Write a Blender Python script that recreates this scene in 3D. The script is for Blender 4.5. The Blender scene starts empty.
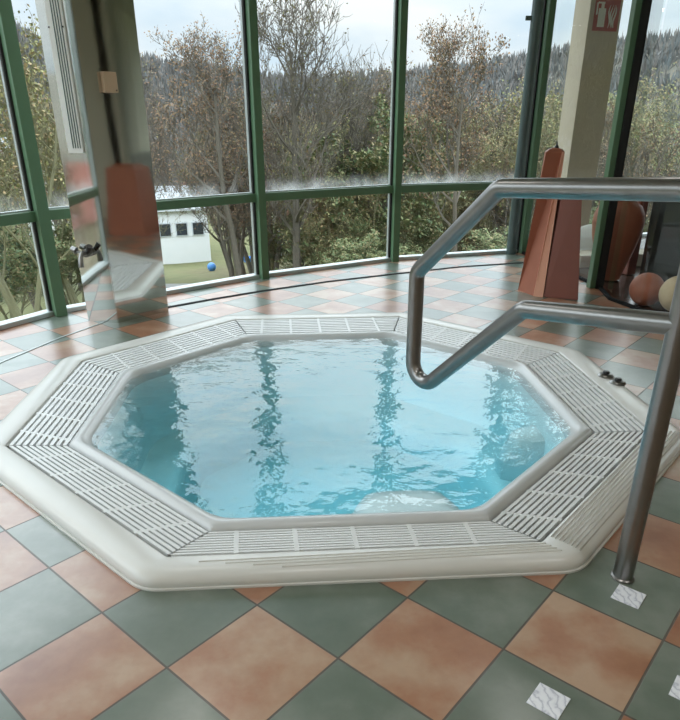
import bpy, bmesh, math, random
from mathutils import Vector, Matrix
C = bpy.context.scene.collection
scene = bpy.context.scene
PI = math.pi
# ------------------------------------------------------------------ camera geometry (for measuring the place)
F, T, EYE, PY = 637.94, 0.42495, 1.355, 55.2
def ray(px, py):
    X, Y = px - 340, py - 360 - PY
    return Vector((X / F, math.cos(T) - Y / F * math.sin(T), -math.sin(T) - Y / F * math.cos(T)))
def un(px, py, z=0.0):
    d = ray(px, py); t = (z - EYE) / d.z
    return Vector((d.x * t, d.y * t, z))
def at(px, py, yd):
    d = ray(px, py); t = yd / d.y
    return Vector((d.x * t, yd, EYE + d.z * t))

# ------------------------------------------------------------------ helpers
def link(o, parent=None):
    C.objects.link(o)
    if parent is not None: o.parent = parent
    return o
def obj(name, bm, mat=None, parent=None, smooth=False, loc=None, norm=True):
    me = bpy.data.meshes.new(name)
    if norm: bmesh.ops.recalc_face_normals(bm, faces=bm.faces[:])
    bm.to_mesh(me); bm.free()
    for m in (mat if isinstance(mat, (list, tuple)) else [mat]):
        if m: me.materials.append(m)
    if smooth:
        for p in me.polygons: p.use_smooth = True
        try: me.set_sharp_from_angle(angle=math.radians(38))
        except Exception: pass
    o = bpy.data.objects.new(name, me)
    if loc is not None: o.location = loc
    return link(o, parent)
def empty(name, loc=(0, 0, 0), rz=0, parent=None):
    o = bpy.data.objects.new(name, None); o.location = loc; o.rotation_euler = (0, 0, rz)
    o.empty_display_size = .1
    return link(o, parent)
def tag(o, label=None, cat=None, group=None, kind=None):
    if label: o['label'] = label
    if cat: o['category'] = cat
    if group: o['group'] = group
    if kind: o['kind'] = kind
    return o
def struct(o, label=None, cat=None):
    return tag(o, label, cat, None, 'structure')

def add_box(bm, cx, cy, cz, sx, sy, sz, ang=0, bev=0, mi=0):
    r = bmesh.ops.create_cube(bm, size=1)
    M = Matrix.Translation((cx, cy, cz)) @ Matrix.Rotation(ang, 4, 'Z') @ Matrix.Diagonal((sx, sy, sz, 1))
    bmesh.ops.transform(bm, matrix=M, verts=r['verts'])
    fs = {f for v in r['verts'] for f in v.link_faces}
    for f in fs: f.material_index = mi
    if bev:
        es = list({e for v in r['verts'] for e in v.link_edges})
        bmesh.ops.bevel(bm, geom=es, offset=bev, segments=2, affect='EDGES', profile=.6)
def box_bm(*a, **k):
    bm = bmesh.new(); add_box(bm, *a, **k); return bm
def add_prism(bm, pts, z0, z1):
    lo = [bm.verts.new((p[0], p[1], z0)) for p in pts]; hi = [bm.verts.new((p[0], p[1], z1)) for p in pts]
    n = len(pts)
    for i in range(n): bm.faces.new((lo[i], lo[(i + 1) % n], hi[(i + 1) % n], hi[i]))
    bm.faces.new(lo[::-1]); bm.faces.new(hi)
def add_loft(bm, rings, cap0=False, cap1=False, closed=True):
    vs = [[bm.verts.new(p) for p in r] for r in rings]
    n = len(rings[0])
    for a, b in zip(vs[:-1], vs[1:]):
        for i in range(n if closed else n - 1):
            j = (i + 1) % n
            try: bm.faces.new((a[i], a[j], b[j], b[i]))
            except ValueError: pass
    if cap0: bm.faces.new(vs[0][::-1])
    if cap1: bm.faces.new(vs[-1])
    return vs
def add_lathe(bm, prof, n=32, c=(0, 0, 0)):
    rings = [[(c[0] + r * math.cos(2 * PI * i / n), c[1] + r * math.sin(2 * PI * i / n), c[2] + z) for i in range(n)] for r, z in prof]
    add_loft(bm, rings, True, True)
def frames(path):
    out = []; up = None
    for i, p in enumerate(path):
        a = path[max(i - 1, 0)]; b = path[min(i + 1, len(path) - 1)]
        t = (b - a)
        t = t.normalized() if t.length > 1e-9 else Vector((0, 0, 1))
        if up is None:
            up = t.orthogonal().normalized()
        else:
            up = (up - t * up.dot(t))
            up = up.normalized() if up.length > 1e-6 else t.orthogonal().normalized()
        out.append((p, up.copy(), t.cross(up)))
    return out
def add_tube(bm, path, rad, n=12, caps=True):
    fr = frames(path)
    rings = []
    for i, (p, u, v) in enumerate(fr):
        r = rad[i] if isinstance(rad, (list, tuple)) else rad
        rings.append([p + (u * math.cos(2 * PI * k / n) + v * math.sin(2 * PI * k / n)) * r for k in range(n)])
    add_loft(bm, rings, caps, caps)
def fillet(pts, rads, n=10):
    out = [pts[0]]
    for i in range(1, len(pts) - 1):
        p = pts[i]; a = (pts[i - 1] - p).normalized(); b = (pts[i + 1] - p).normalized()
        ang = a.angle(b); r = rads[i - 1]; t = r / math.tan(ang / 2)
        c = p + (a + b).normalized() * (r / math.sin(ang / 2))
        s = p + a * t - c; e = p + b * t - c
        tot = s.angle(e); ax = s.cross(e).normalized()
        for k in range(n + 1):
            out.append(c + Matrix.Rotation(tot * k / n, 3, ax) @ s)
    out.append(pts[-1])
    return out
def copy_thing(o, parent=None):
    c = o.copy(); C.objects.link(c)
    if parent is not None: c.parent = parent
    for ch in list(o.children): copy_thing(ch, c)
    return c

# ------------------------------------------------------------------ materials
class NT:
    def __init__(s, name):
        s.m = bpy.data.materials.new(name); s.m.use_nodes = True
        s.t = s.m.node_tree; s.t.nodes.clear()
        s.out = s.t.nodes.new('ShaderNodeOutputMaterial')
    def n(s, typ, **k):
        nd = s.t.nodes.new('ShaderNode' + typ)
        for a, b in k.items(): setattr(nd, a, b)
        return nd
    def l(s, a, b): s.t.links.new(a, b)
    def math(s, op, a, b=None, c=None):
        nd = s.n('Math', operation=op)
        for i, x in enumerate((a, b, c)):
            if x is None: continue
            if isinstance(x, (int, float)): nd.inputs[i].default_value = x
            else: s.l(x, nd.inputs[i])
        return nd.outputs[0]
    def mix(s, f, a, b):
        nd = s.n('Mix', data_type='RGBA')
        for i, x in ((0, f), (6, a), (7, b)):
            if isinstance(x, (int, float)): nd.inputs[i].default_value = x
            elif isinstance(x, (tuple, list)): nd.inputs[i].default_value = (*x, 1) if len(x) == 3 else x
            else: s.l(x, nd.inputs[i])
        return nd.outputs[2]
    def noise(s, scale, detail=3, rough=.5, vec=None, out=0):
        nd = s.n('TexNoise'); nd.inputs['Scale'].default_value = scale
        nd.inputs['Detail'].default_value = detail; nd.inputs['Roughness'].default_value = rough
        if vec is None: vec = s.n('TexCoord').outputs['Object']
        s.l(vec, nd.inputs['Vector'])
        return nd.outputs[out]
    def ramp(s, f, stops):
        nd = s.n('ValToRGB'); e = nd.color_ramp.elements
        while len(e) < len(stops): e.new(.5)
        for el, (p, c) in zip(e, stops): el.position = p; el.color = (*c, 1)
        s.l(f, nd.inputs[0]); return nd.outputs[0]
    def bump(s, h, strength=.3, dist=.01):
        nd = s.n('Bump'); nd.inputs['Strength'].default_value = strength; nd.inputs['Distance'].default_value = dist
        s.l(h, nd.inputs['Height']); return nd.outputs[0]
    def bsdf(s, col=None, rough=.5, metal=0, normal=None, spec=.5, link=True):
        b = s.n('BsdfPrincipled')
        if col is not None:
            if isinstance(col, (tuple, list)): b.inputs['Base Color'].default_value = (*col, 1)
            else: s.l(col, b.inputs['Base Color'])
        if isinstance(rough, (int, float)): b.inputs['Roughness'].default_value = rough
        else: s.l(rough, b.inputs['Roughness'])
        b.inputs['Metallic'].default_value = metal
        b.inputs['Specular IOR Level'].default_value = spec
        if normal is not None: s.l(normal, b.inputs['Normal'])
        if link: s.l(b.outputs[0], s.out.inputs[0])
        return b
def simple(name, c1, c2=None, scale=8, rough=.5, metal=0, bump=0, spec=.5, detail=4, bscale=None):
    t = NT(name)
    c2 = c2 or tuple(x * .8 for x in c1)
    col = t.mix(t.noise(scale, detail), c1, c2)
    nm = t.bump(t.noise(bscale or scale * 4, 3), bump, .01) if bump else None
    t.bsdf(col, rough, metal, nm, spec)
    return t.m

TA, TS = -0.71286, 0.33353
TO = (-0.4756, 1.3108)
def tile_material(name, orange, green, grout, gloss=.3):
    t = NT(name)
    P = t.n('TexCoord').outputs['Object']
    ij = []
    for dx, dy in ((math.cos(TA), math.sin(TA)), (-math.sin(TA), math.cos(TA))):
        nd = t.n('VectorMath', operation='DOT_PRODUCT'); t.l(P, nd.inputs[0]); nd.inputs[1].default_value = (dx / TS, dy / TS, 0)
        off = (TO[0] * dx + TO[1] * dy) / TS
        ij.append(t.math('SUBTRACT', nd.outputs['Value'], off))
    fi = [t.math('FLOOR', x) for x in ij]; fr = [t.math('FRACT', x) for x in ij]
    chk = t.math('FLOORED_MODULO', t.math('ADD', fi[0], fi[1]), 2.0)
    cx = t.n('CombineXYZ'); t.l(fi[0], cx.inputs[0]); t.l(fi[1], cx.inputs[1])
    wn = t.n('TexWhiteNoise', noise_dimensions='2D'); t.l(cx.outputs[0], wn.inputs['Vector'])
    rnd = wn.outputs['Value']
    # each tile gets its own cloudy mottling: shift the noise by the tile's random colour
    sh = t.n('VectorMath', operation='MULTIPLY_ADD'); t.l(wn.outputs['Color'], sh.inputs[0]); sh.inputs[1].default_value = (9, 9, 9); t.l(P, sh.inputs[2])
    cl = t.noise(4.5, 5, .55, sh.outputs[0]); fine = t.noise(40, 3, .6, sh.outputs[0])
    f = t.math('ADD', t.math('MULTIPLY', cl, 2.3), t.math('SUBTRACT', t.math('MULTIPLY', rnd, .55), .92))
    oc = t.ramp(f, [(.1, orange[0]), (.55, orange[1]), (.95, orange[2])])
    gc = t.ramp(f, [(.1, green[0]), (.55, green[1]), (.95, green[2])])
    col = t.mix(chk, oc, gc)
    col = t.mix(t.math('MULTIPLY', fine, .16), col, (.08, .07, .06))
    edge = None
    for x in fr:
        d = t.math('MINIMUM', x, t.math('SUBTRACT', 1.0, x))
        edge = d if edge is None else t.math('MINIMUM', edge, d)
    mr = t.n('MapRange', interpolation_type='SMOOTHSTEP'); t.l(edge, mr.inputs[0])
    mr.inputs[1].default_value = .007; mr.inputs[2].default_value = .012
    body = mr.outputs[0]
    col = t.mix(body, grout, col)
    h = t.math('ADD', t.math('MULTIPLY', body, 1.0), t.math('MULTIPLY', cl, .15))
    nm = t.bump(h, .35, .004)
    ro = t.math('ADD', gloss, t.math('MULTIPLY', t.math('SUBTRACT', 1.0, body), .4))
    ro = t.math('ADD', ro, t.math('MULTIPLY', fine, .08))
    b = t.bsdf(col, ro, 0, nm, .8)
    b.inputs['Coat Weight'].default_value = .6; b.inputs['Coat Roughness'].default_value = .22; b.inputs['Coat IOR'].default_value = 1.6
    return t.m

M = {}
M['tile'] = tile_material('floor_tile',
    [(.26, .098, .048), (.36, .172, .095), (.45, .30, .20)],
    [(.082, .118, .085), (.122, .158, .124), (.19, .22, .185)], (.075, .06, .045), .3)
M['dark_floor'] = simple('dark_stone_floor', (.07, .045, .035), (.04, .028, .022), 3, .18)
M['plaster'] = simple('beige_plaster', (.52, .46, .36), (.46, .40, .31), 3, .8, 0, .1)
M['ceiling'] = simple('ceiling_paint', (.55, .54, .47), (.5, .49, .42), 2, .8)
M['wall'] = simple('wall_paint', (.55, .52, .42), (.5, .47, .38), 2, .75)
M['green'] = simple('green_painted_metal', (.10, .195, .11), (.085, .17, .095), 5, .38, 0, .02)
M['gasket'] = simple('black_rubber', (.012, .012, .013), None, 10, .6)
M['alu'] = simple('pale_aluminium', (.52, .57, .57), (.46, .51, .52), 6, .35, .35)
M['white_acrylic'] = simple('white_acrylic', (.66, .66, .635), (.62, .62, .59), 6, .26, 0, 0)
M['grate'] = simple('white_plastic', (.73, .745, .745), (.67, .69, .69), 14, .38)
M['gutter'] = simple('grey_gutter', (.40, .42, .42), (.34, .36, .36), 8, .5)
M['lip'] = simple('grey_acrylic', (.56, .58, .585), (.52, .54, .545), 8, .24)
M['rest'] = simple('mid_grey_acrylic', (.60, .65, .66), (.57, .62, .63), 8, .3)
M['basin'] = simple('pale_basin_acrylic', (.70, .76, .77), (.66, .73, .745), 5, .3)
M['steel'] = simple('brushed_steel', (.29, .285, .28), (.24, .235, .23), 30, .3, 1)
M['pole'] = simple('grey_teal_paint', (.085, .125, .125), (.07, .105, .105), 6, .35)
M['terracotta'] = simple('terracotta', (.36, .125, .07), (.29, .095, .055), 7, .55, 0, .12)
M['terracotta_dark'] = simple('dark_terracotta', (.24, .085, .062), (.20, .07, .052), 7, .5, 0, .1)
M['terracotta_lit'] = simple('lit_terracotta', (.78, .40, .28), (.70, .35, .24), 9, .6, 0, .1)  # terracotta with the window light on the chamfer put into its colour
M['stone'] = simple('pale_stone', (.60, .46, .29), (.47, .35, .21), 10, .75, 0, .3)
M['white_stone'] = simple('white_stone', (.62, .60, .56), (.54, .52, .48), 5, .7, 0, .2)
M['maroon'] = simple('maroon_speckled_stone', (.10, .03, .025), (.25, .15, .11), 60, .5, 0, .2)
M['counter'] = simple('dark_grey_laminate', (.035, .04, .038), (.028, .032, .03), 4, .4)
M['black'] = simple('black_plastic', (.015, .015, .016), None, 10, .35)
M['tan'] = simple('tan_plastic', (.50, .36, .24), (.46, .33, .22), 10, .5)
M['white'] = simple('white_enamel', (.78, .79, .77), (.72, .73, .71), 8, .4)
M['slot'] = simple('dark_slot', (.015, .016, .016), None, 10, .85, spec=.1)
M['red'] = simple('red_sign', (.36, .07, .05), (.33, .06, .045), 6, .5)
M['sign_white'] = simple('sign_white', (.75, .76, .72), None, 6, .5)
M['bark'] = simple('bark', (.125, .11, .088), (.09, .078, .062), 3, .9)
M['bark_green'] = simple('mossy_bark', (.20, .195, .10), (.14, .13, .085), 3, .9)
M['blue'] = simple('blue_plastic', (.08, .27, .62), (.06, .22, .55), 4, .4)
# mirror steel of the column: nearly flat polished sheet
t = NT('polished_steel_sheet')
t.bsdf(t.mix(t.noise(3, 2), (.66, .67, .64), (.62, .63, .60)), .05, 1, t.bump(t.noise(2.2, 2), .05, .02)); M['mirror'] = t.m
# marble
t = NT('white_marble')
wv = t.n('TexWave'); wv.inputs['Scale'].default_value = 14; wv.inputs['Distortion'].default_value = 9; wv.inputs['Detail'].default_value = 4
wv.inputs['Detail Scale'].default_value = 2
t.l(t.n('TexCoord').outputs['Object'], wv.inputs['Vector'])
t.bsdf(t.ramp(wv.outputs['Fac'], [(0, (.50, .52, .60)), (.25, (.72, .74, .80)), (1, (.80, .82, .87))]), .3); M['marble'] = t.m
# leaves
def leaf_mat(name, cols):
    t = NT(name)
    g = t.n('NewGeometry'); 
    col = t.ramp(g.outputs['Random Per Island'], [(i / (len(cols) - 1), c) for i, c in enumerate(cols)])
    t.bsdf(col, .7); return t.m
M['leaf_brown'] = leaf_mat('withered_leaves', [(0.124, 0.071, 0.043), (0.209, 0.114, 0.062), (0.162, 0.124, 0.057), (0.248, 0.152, 0.086)])
M['leaf_olive'] = leaf_mat('olive_leaves', [(0.154, 0.168, 0.063), (0.238, 0.231, 0.084), (0.294, 0.196, 0.098), (0.140, 0.154, 0.077)])
M['leaf_green'] = leaf_mat('ivy_leaves', [(0.077, 0.126, 0.056), (0.126, 0.168, 0.070), (0.196, 0.210, 0.084), (0.280, 0.210, 0.112)])
M['forest'] = leaf_mat('haze_tinted_forest', [(.095, .115, .125), (.13, .125, .12), (.155, .135, .12), (.10, .12, .125), (.17, .15, .13)])  # aerial haze is put into these greyish crown colours
# terrain
t = NT('hillside_ground')
P = t.n('TexCoord').outputs['Object']
a = t.ramp(t.noise(.035, 5, .6, P), [(.3, (.09, .12, .035)), (.5, (.16, .17, .06)), (.65, (.14, .10, .05)), (.8, (.20, .18, .10))])
b = t.ramp(t.noise(1.2, 4, .6, P), [(.3, (.05, .06, .025)), (.7, (.15, .13, .07))])
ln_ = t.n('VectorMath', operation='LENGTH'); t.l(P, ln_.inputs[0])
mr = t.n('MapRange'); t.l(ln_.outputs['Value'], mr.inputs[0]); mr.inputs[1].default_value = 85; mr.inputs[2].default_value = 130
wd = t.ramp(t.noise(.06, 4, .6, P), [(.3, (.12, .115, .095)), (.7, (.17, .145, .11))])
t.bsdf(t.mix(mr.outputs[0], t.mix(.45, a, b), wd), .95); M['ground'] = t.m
M['path'] = simple('grey_gravel', (.26, .26, .25), (.2, .2, .19), 3, .9)
# window glass (clear pane; a little condensation where moist air meets the cold transom)
def glass_mat(name, fog):
    t = NT(name)
    fr = t.n('Fresnel'); fr.inputs['IOR'].default_value = 1.5
    g = t.n('NewGeometry')
    fac = t.math('MULTIPLY', fr.outputs[0], t.math('SUBTRACT', 1.0, g.outputs['Backfacing']))
    tr = t.n('BsdfTransparent'); tr.inputs[0].default_value = (.965, .985, .98, 1)
    gl = t.n('BsdfGlossy'); gl.inputs['Roughness'].default_value = 0.0
    mx = t.n('MixShader'); t.l(fac, mx.inputs[0]); t.l(tr.outputs[0], mx.inputs[1]); t.l(gl.outputs[0], mx.inputs[2])
    last = mx.outputs[0]
    if fog:
        P = t.n('TexCoord').outputs['Object']
        sp = t.n('SeparateXYZ'); t.l(P, sp.inputs[0])
        mr = t.n('MapRange'); t.l(sp.outputs[2], mr.inputs[0]); mr.inputs[1].default_value = .76; mr.inputs[2].default_value = .94
        mr.inputs[3].default_value = 1; mr.inputs[4].default_value = 0
        nz = t.noise(3.2, 5, .62, P)
        ft = t.math('MULTIPLY', t.math('POWER', mr.outputs[0], 1.6), t.math('SUBTRACT', t.math('MULTIPLY', nz, 2.6), 1.12))
        ft = t.math('MULTIPLY', t.math('MAXIMUM', ft, 0.0), .5)
        df = t.n('BsdfTranslucent'); df.inputs[0].default_value = (.85, .88, .9, 1)
        m2 = t.n('MixShader'); t.l(ft, m2.inputs[0]); t.l(last, m2.inputs[1]); t.l(df.outputs[0], m2.inputs[2]); last = m2.outputs[0]
    t.l(last, t.out.inputs[0]); return t.m
M['glass'] = glass_mat('window_glass', False); M['glass_fog'] = glass_mat('window_glass_condensation', True)
# pool water: clear, aqua by depth, rippled
t = NT('pool_water')
P = t.n('TexCoord').outputs['Object']
mp = t.n('Mapping'); t.l(P, mp.inputs[0]); mp.inputs['Scale'].default_value = (1, 1.25, 1); mp.inputs['Rotation'].default_value = (0, 0, .3)
h = t.math('ADD', t.noise(6, 1, .4, mp.outputs[0]), t.math('MULTIPLY', t.noise(17, 2, .5, mp.outputs[0]), .38))
nm = t.bump(h, .34, .02)
fr = t.n('Fresnel'); fr.inputs['IOR'].default_value = 1.50; t.l(nm, fr.inputs['Normal'])
g = t.n('NewGeometry')
fac = t.math('MULTIPLY', fr.outputs[0], t.math('SUBTRACT', 1.0, g.outputs['Backfacing']))
tr = t.n('BsdfTransparent'); gl = t.n('BsdfGlossy'); gl.inputs['Roughness'].default_value = 0.02; t.l(nm, gl.inputs['Normal'])
mx = t.n('MixShader'); t.l(fac, mx.inputs[0]); t.l(tr.outputs[0], mx.inputs[1]); t.l(gl.outputs[0], mx.inputs[2]); t.l(mx.outputs[0], t.out.inputs[0])
va = t.n('VolumeAbsorption'); va.inputs['Color'].default_value = (.16, .80, .90, 1); va.inputs['Density'].default_value = .88
t.l(va.outputs[0], t.out.inputs['Volume']); M['water'] = t.m

# ------------------------------------------------------------------ whirlpool
CX, CY, PHI = 0.0, 2.642, -1.5045
D0 = [.859, 1.06, 1.465, 1.828, 2.005, 1.875, 1.503, 1.056]       # outer edge of the gratings, per side
E0 = [.72, .862, 1.19, 1.481, 1.615, 1.517, 1.225, .87]     # inner edge of the gratings, per side
def corners(d):
    out = []
    for k in range(8):
        a1 = PHI + (k - 1) * PI / 4; a2 = PHI + k * PI / 4
        n1 = Vector((math.cos(a1), math.sin(a1))); n2 = Vector((math.cos(a2), math.sin(a2)))
        det = n1.x * n2.y - n1.y * n2.x
        d1, d2 = d[(k - 1) % 8], d[k]
        out.append(Vector((CX + (d1 * n2.y - d2 * n1.y) / det, CY + (n1.x * d2 - n2.x * d1) / det)))
    return out
def ring(d, r, z, n=9):
    out = []
    for k, c in enumerate(corners(d)):
        a1 = PHI + (k - 1) * PI / 4; a2 = PHI + k * PI / 4
        n1 = Vector((math.cos(a1), math.sin(a1))); n2 = Vector((math.cos(a2), math.sin(a2)))
        cc = c - (n1 + n2) * (r / (1 + n1.dot(n2)))
        for i in range(n):
            a = a1 + (a2 - a1) * i / (n - 1)
            out.append((cc.x + r * math.cos(a), cc.y + r * math.sin(a), z))
    return out
WID = [.112, .145, .165, .15, .15, .17, .15, .125]
def off(d, x):
    if d is D0 and x > .02: return [v + .02 + (x - .02) * (w - .02) / .122 for v, w in zip(d, WID)]
    if d is E0 and x < -.03: return [v - .03 + (x + .03) * .68 for v in d]
    return [v + x for v in d]
ctr = Vector((CX, CY)) + Vector((math.cos(PHI + PI), math.sin(PHI + PI))) * .58
whirl = empty('whirlpool', (ctr.x, ctr.y, 0))
tag(whirl, 'white octagonal whirlpool tub sunk in the tiled floor, full of blue water', 'whirlpool')
def wobj(name, bm, mat, smooth=True):
    o = obj(name, bm, mat, whirl, smooth); o.location = (-ctr.x, -ctr.y, 0); return o
RZ = .055
bm = bmesh.new()
add_loft(bm, [ring(off(D0, .15), .15, 0.001), ring(off(D0, .15), .15, .008), ring(off(D0, .142), .15, .009), ring(off(D0, .145), .15, .02), ring(off(D0, .141), .15, .032), ring(off(D0, .130), .14, .044),
              ring(off(D0, .108), .12, .053), ring(off(D0, .08), .09, RZ), ring(off(D0, .012), .02, RZ), ring(off(D0, .004), .012, RZ - .004), ring(off(D0, 0), .008, .03), ring(off(D0, 0), .008, -.06)])
wobj('rim', bm, M['white_acrylic'])
bm = bmesh.new()
add_loft(bm, [ring(off(D0, .001), .008, -.045), ring(off(E0, -.001), .008, -.045)])
wobj('gutter_channel', bm, M['gutter'])
bm = bmesh.new()
add_loft(bm, [ring(off(E0, 0), .008, -.06), ring(off(E0, 0), .012, .04), ring(off(E0, -.006), .02, .056), ring(off(E0, -.02), .04, .066), ring(off(E0, -.045), .09, .068),
              ring(off(E0, -.075), .16, .06), ring(off(E0, -.098), .22, .044), ring(off(E0, -.112), .26, .02), ring(off(E0, -.118), .28, -.01)])
wobj('lip', bm, M['lip'])
bm = bmesh.new()
add_loft(bm, [ring(off(E0, -.118), .28, -.01), ring(off(E0, -.13), .31, -.08), ring(off(E0, -.15), .34, -.2), ring(off(E0, -.18), .34, -.30), ring(off(E0, -.23), .34, -.355),
              ring(off(E0, -.32), .32, -.375), ring(off(E0, -.46), .3, -.39), ring(off(E0, -.52), .28, -.41), ring(off(E0, -.57), .26, -.45), ring(off(E0, -.61), .24, -.52), ring(off(E0, -.65), .2, -.56), ring(off(E0, -.72), .12, -.575)], cap1=True)
wobj('basin', bm, M['basin'])
# moulded headrests rising from the basin wall to just under the surface
def head_rest(k, u, w, dep, ztop):
    a = PHI + k * PI / 4; n = Vector((math.cos(a), math.sin(a), 0)); tt = Vector((-n.y, n.x, 0))
    base = Vector((CX, CY, 0)) + n * (E0[k] - .10) + tt * u
    bm = bmesh.new(); rings = []
    for j in range(9):
        s = j / 8
        rr = []
        for i in range(17):
            q = -1 + 2 * i / 16
            ww = w * (1 - .62 * s ** 1.3)
            zz = ztop - .05 * (abs(q) ** 3) - .04 * s - .6 * max(0, s - .6) ** 1.5 - .5 * max(0, abs(q) - .6) ** 1.4
            p = base - n * (dep * s) + tt * (q * ww); rr.append((p.x, p.y, zz))
        rings.append(rr)
    last = [(x, y, -.43) for x, y, z in rings[-1]]
    rings.append(last)
    vs = add_loft(bm, rings, closed=False)
    for side in (0, -1):
        col = [r[side] for r in vs[:-1]]
        low = [bm.verts.new((v.co.x, v.co.y, -.43)) for v in col]
        for i in range(len(col) - 1): bm.faces.new((col[i], col[i + 1], low[i + 1], low[i]))
    wobj('headrest', bm, M['rest'])
head_rest(0, .25, .38, .5, -.035)
head_rest(2, .36, .17, .2, -.12)
# gratings, one removable grid per side
od, ie = corners(off(D0, -.004)), corners(off(E0, .004))
for k in range(8):
    A, B = od[k], od[(k + 1) % 8]; a, b = ie[k], ie[(k + 1) % 8]
    bm = bmesh.new(); N = 9
    def quad_bar(p, q, r, s, z0, z1):
        add_prism(bm, [p, q, r, s], z0, z1)
    for i in range(N):
        f0 = (i + .14) / N; f1 = (i + .74) / N
        P0, P1 = a.lerp(A, f0), b.lerp(B, f0); Q0, Q1 = a.lerp(A, f1), b.lerp(B, f1)
        dr = (P1 - P0).normalized() * .004
        quad_bar(P0 + dr, P1 - dr, Q1 - dr, Q0 + dr, .022, .05)
    m1, m2 = (a + b) / 2, (A + B) / 2
    dr = (b - a).normalized(); L = (b - a).length; nn = (m2 - m1); 
    for i in range(-4, 5):
        u = i * .205
        if abs(u) > (B - A).length / 2 - .06: continue
        lo = 0.0
        if abs(u) > L / 2 - .02: lo = min(1, (abs(u) - L / 2 + .02) / ((B - A).length / 2 - L / 2))
        if lo > .8: continue
        p = m1 + dr * u + nn * lo; q = m2 + dr * u
        quad_bar(p - dr * .008, p + dr * .008, q + dr * .008, q - dr * .008, .018, .0495)
    for p, q in ((a, A), (b, B)):
        e = (q - p).normalized(); s = Vector((-e.y, e.x)) * .007
        quad_bar(p - s, p + s, q + s, q - s, .016, .044)
    wobj('overflow_grating', bm, M['grate'], False)
# fine anti-slip ridges moulded in the rim of two sides
for k, fan in ((0, .05), (1, 0.0)):
    bm = bmesh.new(); NR = 4 if fan else 8
    for i in range(NR):
        x0 = .016 + i * .0145 if not fan else .02 + i * .019
        c0 = corners(off(D0, x0 + fan * .6)); c1 = corners(off(D0, x0))
        p = c0[k] if not fan else c0[k].lerp(c0[k + 1], .10 + .07 * i); q = c1[(k + 1) % 8]
        if not fan: p = p.lerp(q, .04)
        p, q = Vector((*p, 0)), Vector((*q, 0)); e = (q - p).normalized(); s = Vector((-e.y, e.x, 0))
        w, hh = (.0032, .0065) if not fan else (.003, .004)
        def zr(x): return RZ - .0005 if x < .08 else (RZ - (x - .08) * .075 if x < .108 else RZ - .0025 - (x - .108) * .4)
        za, zb = zr(x0 + fan * .6), zr(x0)
        rings = []
        for pp, z in ((p, za), (q, zb)):
            rings.append([pp + s * w + Vector((0, 0, z - .002)), pp + Vector((0, 0, z + hh)), pp - s * w + Vector((0, 0, z - .002))])
        add_loft(bm, rings, True, True)
    wobj('tread_ridges', bm, M['white_acrylic'], False)
# two air buttons on the rim
for px, py in ((605.5, 376), (617.5, 383)):
    p = un(px, py, RZ)
    bm = bmesh.new(); add_lathe(bm, [(.044, 0), (.044, .006), (.038, .012), (.026, .016)], 28)
    b = obj('air_button', bm, M['steel'], whirl, True); b.location = (p.x - ctr.x, p.y - ctr.y, RZ - .001); b['label'] = 'round chrome air button on the rim'
    bm = bmesh.new(); add_lathe(bm, [(.02, .014), (.019, .028), (.014, .032)], 24)
    obj('button_cap', bm, M['black'], b, True)
# water
bm = bmesh.new()
add_loft(bm, [ring(off(E0, -.06), .2, -1.0), ring(off(E0, -.06), .2, .042)], True, True)
w = obj('pool_water', bm, M['water']); tag(w, 'rippled clear blue water filling the octagonal whirlpool, mirroring the windows', 'water', None, 'stuff')

# ------------------------------------------------------------------ room shell
mL, m1, m2, m3 = (-2.26, 4.97), (-.785, 6.31), (.575, 7.19), (2.12, 7.70)
l2, l3, l4, l5 = (-3.42, 2.95), (-4.05, 1.2), (-4.2, -.55), (-4.1, -3.0)
part = [(2.39, 5.86), (2.315, 5.39), (2.42, 5.03), (2.62, 4.77), (3.3, 4.25), (4.5, 3.8)]
HC = 3.15
outline = [l5, l4, l3, l2, mL, m1, m2, m3] + part + [(4.5, -3.0)]
def fill_with_hole(name, outer, inner, z, mat):
    bm = bmesh.new(); es = []
    for loop in (outer, inner):
        if not loop: continue
        vs = [bm.verts.new((p[0], p[1], z)) for p in loop]
        es += [bm.edges.new((vs[i], vs[(i + 1) % len(vs)])) for i in range(len(vs))]
    bmesh.ops.triangle_fill(bm, edges=es, use_beauty=True)
    bmesh.ops.recalc_face_normals(bm, faces=bm.faces[:])
    if sum(f.normal.z for f in bm.faces) < 0: bmesh.ops.reverse_faces(bm, faces=bm.faces[:])
    return bm
hole = [(p[0], p[1]) for p in ring(off(D0, .06), .08, 0)]
def grow_out(pts, k):
    c = Vector((0, 2.5)); return [tuple(Vector(p) + (Vector(p) - c).normalized() * k) for p in pts]
bm = fill_with_hole('floor', grow_out(outline[:8], .10) + outline[8:], hole, 0, None)
struct(obj('floor', bm, M['tile'], norm=False))
bm = bmesh.new(); add_prism(bm, [(2.12, 7.82)] + part + [(8.5, 3.8), (8.5, 9.6), (2.5, 8.6)], -.2, -.004)
struct(obj('floor_terrace', bm, M['dark_floor']))
bm = bmesh.new(); add_prism(bm, grow_out(outline[:8], .14) + [(2.6, 8.8), (8.6, 9.7), (8.6, -3.2), (4.5, -3.2)], HC, HC + .25)
struct(obj('ceiling', bm, M['ceiling']))
struct(obj('wall_back', box_bm(.2, -3.1, HC / 2, 8.8, .2, HC), M['wall']))
struct(obj('wall_right', box_bm(4.6, .4, HC / 2, .2, 7.0, HC), M['wall']))

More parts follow.
